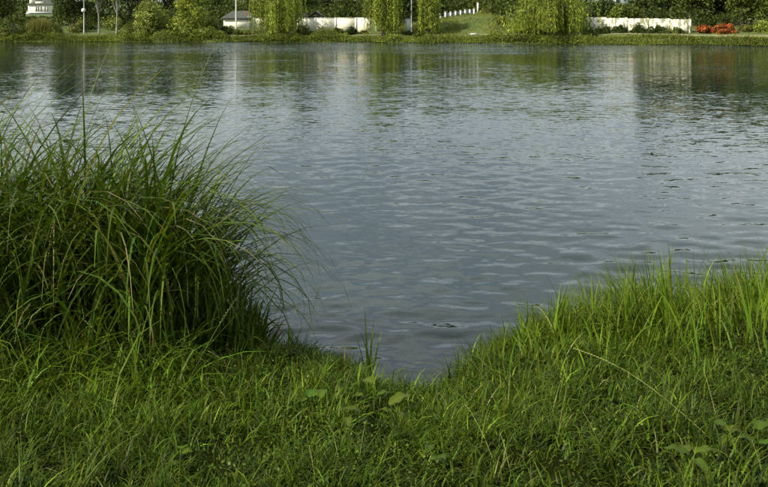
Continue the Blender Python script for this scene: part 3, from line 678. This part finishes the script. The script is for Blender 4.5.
# ------------------------------------------------------------------ tall reed clump at the left
RD = (0.062, 0.100, 0.007)
reed = empty('reed_clump', (-1.75, 4.95, float(near_z(-1.75, 4.95))), 'tall dense clump of arching reeds on the near bank at left', 'reeds')
def inreed(X, Y): return (X < -1.06 - 0.08*np.sin(Y*3)) & (near_edge(X)-Y > -0.18)
n = 3700; X = R.uniform(-4.2, -0.90, n); Y = R.uniform(4.28, 6.1, n); edge_in = sstep(-0.90, -1.30, X)*sstep(4.2, 4.75, Y + 0.25*vnoise(X, Y, 2, 61))
k = inreed(X, Y) & (R.random(n) < 0.25 + 0.75*edge_in); X, Y = X[k], Y[k]; n = len(X); ei = sstep(-0.80, -1.45, X)*sstep(4.2, 4.9, Y)
hgt = (0.52 + 0.92*ei)*R.uniform(0.62, 1.06, n)
org = np.array(reed.location)
V, Q, per = blades(np.stack([X, Y, near_z(X, Y)-0.02], -1)-org, np.where(ei < 0.75, np.where(R.random(n) < 0.2, 0.0, -2.2) + R.normal(0, 0.8, n), R.normal(0.1, 1.35, n)), hgt*1.3*(0.86+0.14*ei), R.uniform(0.011, 0.022, n), np.abs(R.normal(0.19, 0.15, n))*(0.5+0.5*ei), np.clip(R.normal(1.9, 0.75, n), 0.5, 3), 10, R.normal(0, 0.5, n), 1.9, keel=0.12, taper=0.45)
o = link('reed_blades', npmesh('reed_blades', V, Q, M['reed'], bladecol(n, RD, per, 0.28, 0.03, 0.18), True), reed); o['kind'] = 'stuff'
def single(parent, name, root, az, L, wd, th0, bend, base, p=1.8, nseg=9, var=0.2, mat='reed', twist=0.0):
    A = lambda v: np.array([float(v)])
    V, Q, per = blades(np.zeros((1, 3)), A(az), A(L), A(wd), A(th0), A(bend), nseg, A(twist), p, keel=0.14, taper=0.48)
    return link(name, npmesh(name, V, Q, M[mat], bladecol(1, base, per, var, 0.0, 0.15), True), parent, np.array(root)-np.array(parent.location))
for i in range(290):
    edge = i < 110
    if edge:   # along the visible right and front fringe, arching out over the water
        t_ = R.random(); x = -1.06 - 0.5*R.random()**1.5 - 1.9*(t_ > 0.62)*R.random(); y = 4.55 + 1.2*R.random()
    else: x = R.uniform(-3.3, -1.1); y = R.uniform(4.3, 5.75)
    if near_edge(x)-y < -0.2: y = float(near_edge(x)) + 0.1
    inner = float(sstep(-0.75, -1.5, x)); L = (0.50 + 0.92*inner)*R.uniform(0.7, 1.08)
    az = (R.normal(0.1, 0.7) if i % 4 == 0 else R.normal(-1.9, 0.8)) if edge else R.normal(-0.3, 1.4)
    single(reed, 'blade', (x, y, float(near_z(x, y))-0.02), az, min(L*1.34, 1.75), R.uniform(0.012, 0.022), abs(R.normal(0.22, 0.16)), max(1.3, R.normal(2.3, 0.6)), np.array(RD)*R.choice([0.8, 1.0, 1.25, 1.6]), R.uniform(1.5, 2.4), nseg=12, twist=R.normal(0, 0.4))
n = 900; X = R.uniform(-1.35, -0.72, n); Y = R.uniform(4.65, 5.65, n); kk_ = near_edge(X)-Y > 0.05; X, Y = X[kk_], Y[kk_]; n = len(X); org = np.array(reed.location)
V, Q, per = blades(np.stack([X, Y, near_z(X, Y)-0.02], -1)-org, R.uniform(0, 6.28, n), (0.28 + 0.55*sstep(-0.68, -1.25, X))*R.uniform(0.6, 1.2, n), R.uniform(0.010, 0.019, n), np.abs(R.normal(0.15, 0.14, n)), np.clip(R.normal(0.9, 0.6, n), 0, 2.4), 7, R.normal(0, 0.6, n), 1.8, keel=0.12, taper=0.45)
o = link('reed_foot', npmesh('reed_foot', V, Q, M['reed'], bladecol(n, np.array(RD)*0.85, per, 0.3, 0.03, 0.15), True), reed); o['kind'] = 'stuff'
# lower skirt of bending grass in front of the reeds
n = 3000; X = R.uniform(-3.0, -0.95, n); Y = 4.32 + 0.24*R.normal(size=n) - 0.1*vnoise(X, X*0, 1.5, 66); kk_ = near_edge(X)-Y > 0.1; X, Y = X[kk_], Y[kk_]
lawn('reed_skirt_grass', X, Y, 0.30*np.ones(len(X)), (0.066, 0.108, 0.007), 'longer bending grass at the foot of the reed clump', 1.5, 1.15)

# ------------------------------------------------------------------ taller grass stand at the right
tall = empty('tall_grass', (1.6, 5.0, float(near_z(1.6, 5.0))), 'stand of tall upright bright green grass along the bank at right', 'grass')
n = 9500; X = R.uniform(0.45, 4.2, n); Y = near_edge(X) - np.abs(R.normal(0.45, 0.42, n)) ; k = (near_edge(X)-Y > -0.06) & (R.random(n) < sstep(0.35, 1.4, X)*0.9+0.1); X, Y = X[k], Y[k]; n = len(X)
hg = (0.13 + 0.27*sstep(0.5, 1.9, X))*R.uniform(0.5, 1.3, n)*np.clip(1+0.35*vnoise(X, Y, 1.8, 71)+0.35*vnoise(X, Y, 4.5, 72), .4, 2); org = np.array(tall.location)
V, Q, per = blades(np.stack([X, Y, near_z(X, Y)-0.02], -1)-org, R.normal(2.6, 1.5, n), hg*1.08, R.uniform(0.006, 0.012, n), np.abs(R.normal(0.27, 0.22, n)), np.abs(R.normal(1.1, 0.75, n)), 7, R.normal(0, 0.6, n), 1.8, keel=0.1)
o = link('grass_blades', npmesh('grass_blades', V, Q, M['grass'], bladecol(n, (0.084, 0.132, 0.007), per, 0.30, 0.02), True), tall); o['kind'] = 'stuff'
for i in range(200):
    x = 0.6 + 2.3*R.random()**0.8; y = float(near_edge(x)) - abs(R.normal(0.4, 0.35)); up = 0.17 + 0.30*float(sstep(0.5, 1.9, x))
    single(tall, 'blade', (x, y, float(near_z(x, y))-0.02), R.normal(2.6, 1.4), up*R.uniform(0.75, 1.35), R.uniform(0.007, 0.012), abs(R.normal(0.14, 0.14)), abs(R.normal(0.5, 0.45)), np.array((0.088, 0.140, 0.008))*R.uniform(0.75, 1.4), R.uniform(1.5, 2.4), 7, mat='grass', twist=R.normal(0, 0.5))

# sedge tufts on the rim
def tuft(px, py, Y, label, n, L, spread=0.35, wd=0.014):
    X = (px-384)/F*Y; z = float(near_z(X, Y))-0.02; e = empty('sedge_tuft', (X, Y, z), label, 'grass tuft', 'sedge tufts on the near rim')
    for i in range(n):
        single(e, 'blade', (X+R.normal(0, 0.02), Y+R.normal(0, 0.02), z), R.uniform(0, 6.28), L*R.uniform(0.6, 1.1), wd*R.uniform(0.8, 1.2), abs(R.normal(0.12, 0.12)), abs(R.normal(spread, 0.3)), np.array((0.095, 0.15, 0.010))*R.uniform(0.9, 1.4), 1.8, 8, mat='grass', twist=R.normal(0.9, 0.4))
    return e
e = tuft(368, 365, 4.95, 'upright sedge tuft left of the notch in the bank', 11, 0.42, 0.25)
single(e, 'blade', tuple(np.array(e.location)+[0.03, 0, 0]), 0.05, 0.44, 0.011, 0.55, 1.2, (0.12, 0.17, 0.02), 1.3, 9, mat='grass')
single(e, 'blade', tuple(np.array(e.location)), 1.9, 0.52, 0.013, 0.05, 0.22, (0.10, 0.155, 0.015), 1.6, 9, mat='grass')
tuft(292, 345, 5.25, 'small sedge tuft at the right foot of the reeds', 6, 0.26, 0.3)
tuft(527, 345, 5.0, 'narrow sedge tuft where the tall right grass begins', 7, 0.33, 0.3)
tuft(551, 330, 5.0, 'leaning sedge tuft at the left end of the tall grass', 8, 0.42, 0.45)
tuft(668, 330, 4.9, 'tallest pointed sedge tuft in the tall grass at right', 8, 0.62, 0.2, 0.013)
tuft(752, 330, 4.7, 'tall sedge tuft at the right edge of the photograph', 8, 0.62, 0.25, 0.013)

# clover and other small leaves low in the lawn (uncountable)
X, Y = scatter(16000, -2.9, 3.1, 2.6, 6.0, 0.12); kq = vnoise(X, Y, 1.6, 58) + 0.5*vnoise(X, Y, 5, 59) > 0.05; X, Y = X[kq], Y[kq]; n = len(X)
C = np.stack([X, Y, near_z(X, Y) + R.uniform(0.02, 0.085, n)], -1); d = unit(R.normal(size=(n, 3))*0.7 + np.array([0, 0, 1.0])); L = R.uniform(0.008, 0.017, n)
V, Q, c = leaves(C, np.cross(d, R.normal(size=(n, 3))), d, L, L*R.uniform(0.6, 0.95, n), leafcol(n, (0.085, 0.130, 0.014), 0.25))
tag(link('clover_leaves', npmesh('clover_leaves', V, Q, M['grass'], c)), 'small round clover leaves scattered low in the near grass', 'clover', kind='stuff')
# seed stalks: thin stem and a spike of small spikelets
def stalk(a, b_, label, r0=0.0017, head=0.35, sag=0.06, n=12):
    a = np.array(a, float); b_ = np.array(b_, float); e = empty('grass_stalk', a, label, 'grass stalk', 'pale seed stalks in the near grass')
    t_ = np.linspace(0, 1, n)[:, None]; P = (b_-a)*t_; P[:, 2] += sag*np.linalg.norm(b_-a)*np.sin(t_[:, 0]*math.pi)
    MB().tube(P, r0*np.linspace(1, 0.5, n), 5).build('stem', M['stalk'], e, smooth=True)
    mb = MB(); ln = np.linalg.norm(b_-a); m_ = int(head*ln/0.011)
    for i in range(m_):
        q = 1 - head + head*i/m_; f = q*(n-1); j = min(int(f), n-2); c = P[j]+(P[j+1]-P[j])*(f-j); d = unit(P[j+1]-P[j]); sd = unit(np.cross(d, [0.3, 0.8, 0.4]))*(1 if i % 2 else -1)
        mb.tube([c, c+d*0.006+sd*0.004, c+d*0.014+sd*0.003], [0.0008, 0.0026, 0.0004], 5)
    if m_ > 1: mb.build('seed_head', M['stalk'], e, smooth=True)
def gp(px, py, dz=0.0):                  # point dz above the near bank seen at the pixel
    Y = np.linspace(2.2, 6.5, 900); X = (px-384)/F*Y; z = H-(py-HZ)/F*Y; k = np.argmax(z < near_z(X, Y)+dz); return np.array([X[k], Y[k], z[k]])
stalk(gp(712, 440, 0.02), gp(573, 348, 0.17), 'long pale seed stalk leaning across the right grass')
stalk(gp(185, 388, 0.02), W(237, 297, 4.55), 'pale seed stalk leaning right in front of the reeds', sag=0.03)
stalk(gp(303, 360, 0.0), W(319, 286, 5.05), 'thin pale stalk standing on the rim beside the reeds', head=0.2, sag=0.02)
stalk(gp(78, 490, 0.02), gp(138, 434, 0.14), 'bent pale stalk in the lower left grass', head=0.1, sag=0.10)
stalk(gp(497, 470, 0.0), gp(466, 405, 0.14), 'pale stalk leaning left in the lower centre grass', head=0.1)
stalk(gp(512, 480, 0.0), gp(500, 432, 0.10), 'short pale stalk in the lower centre grass', head=0.1)
stalk(gp(108, 350, 0.1), gp(82, 318, 0.25), 'short seed spike in the grass below the reeds', head=0.6)
stalk(gp(718, 425, 0.02), gp(703, 368, 0.22), 'green-yellow stalk upright in the lower right grass', head=0.1)
stalk(gp(600, 445, 0.0), gp(583, 412, 0.10), 'short leaning stalk below the long right seed stalk', head=0.1)
stalk(gp(763, 478, 0.0), gp(752, 440, 0.10), 'short pale stalk by the big leaf at right edge', head=0.1)
stalk(gp(358, 470, 0.0), gp(366, 420, 0.12), 'upright pale stalk below the large centre leaf', head=0.1)
stalk(gp(316, 485, 0.0), gp(309, 445, 0.10), 'short pale stalk at the bottom left of centre', head=0.1)

# broad-leaved weeds
def weed(px, py, label, specs):
    c = gp(px, py, 0.03); z = float(near_z(c[0], c[1])); e = empty('broadleaf_weed', (c[0], c[1], z), label, 'weed', 'broad-leaved weeds in the near grass')
    for (dx, dy, dz, az, tilt, L, wr) in specs:
        m_, k_ = 9, 5; t_ = np.linspace(0, 1, m_); prof = np.sin(np.clip(t_*1.02+0.04, 0, 1)**0.75*math.pi)**0.8*L*wr/2 + 0.001
        uu = np.linspace(-1, 1, k_); th = tilt + 0.8*t_**2
        hx = np.cumsum(np.cos(th))*L/m_; hz = np.cumsum(-np.sin(th))*L/m_
        V = np.zeros((m_, k_, 3)); V[..., 0] = hx[:, None]; V[..., 1] = prof[:, None]*uu[None]; V[..., 2] = hz[:, None] + (np.abs(uu)[None]**1.2*0.22*prof[:, None]) + 0.04*L*np.sin(t_*14)[:, None]*np.abs(uu)[None]
        ca, sa = math.cos(az), math.sin(az); V = np.stack([V[..., 0]*ca-V[..., 1]*sa, V[..., 0]*sa+V[..., 1]*ca, V[..., 2]], -1)
        col = np.repeat(leafcol(1, (0.066, 0.104, 0.008), 0.12), m_*k_, 0)*np.tile([0.92, 1.0, 1.25, 1.0, 0.92], m_)[:, None]
        o = link('leaf', npmesh('leaf', V.reshape(-1, 3), gridq(m_, k_), M['grass'], col, True), e, (dx, dy, dz))
        MB().tube([[0, 0, 0], [-dx*0.5, -dy*0.5, -dz*0.4], [-dx, -dy, -dz]], [0.0022, 0.0028, 0.0032], 5).build('leaf_stalk', M['greenstem'], o)
def rosette(n, L, wr, hz, s0=0.0): return [(R.normal(0, 0.02), R.normal(0, 0.02), hz*R.uniform(0.8, 1.2), s0+i*6.28/n+R.normal(0, 0.3), R.uniform(-0.5, 0.1), L*R.uniform(0.75, 1.15), wr*R.uniform(0.85, 1.15)) for i in range(n)]
weed(398, 428, 'largest broad leaf weed in the centre of the near grass', [(-0.05, -0.02, 0.13, 0.35, -0.55, 0.13, 0.55)] + rosette(2, 0.09, 0.5, 0.09))
weed(374, 408, 'broad weed with a rounded leaf left of the largest one', [(0, 0, 0.14, 2.4, -0.2, 0.085, 0.75)] + rosette(2, 0.07, 0.5, 0.10))
weed(312, 410, 'pair of broad weed leaves left of centre near the rim', rosette(4, 0.09, 0.5, 0.10))
weed(345, 428, 'small broad weed between the two centre weeds', rosette(3, 0.075, 0.5, 0.09))
weed(440, 462, 'broad weed low in the centre near the bottom edge', rosette(4, 0.075, 0.55, 0.05))
weed(690, 462, 'flat broad weed in the lower right grass', rosette(4, 0.10, 0.42, 0.05))
weed(728, 438, 'broad weed below the tall grass at lower right', rosette(3, 0.08, 0.6, 0.06))
weed(758, 448, 'large broad leaf weed at the right edge', [(0, 0, 0.09, 1.0, -0.3, 0.10, 0.55)] + rosette(2, 0.08, 0.5, 0.06))
weed(180, 470, 'small broad weed in the lower left grass', rosette(3, 0.06, 0.7, 0.07))
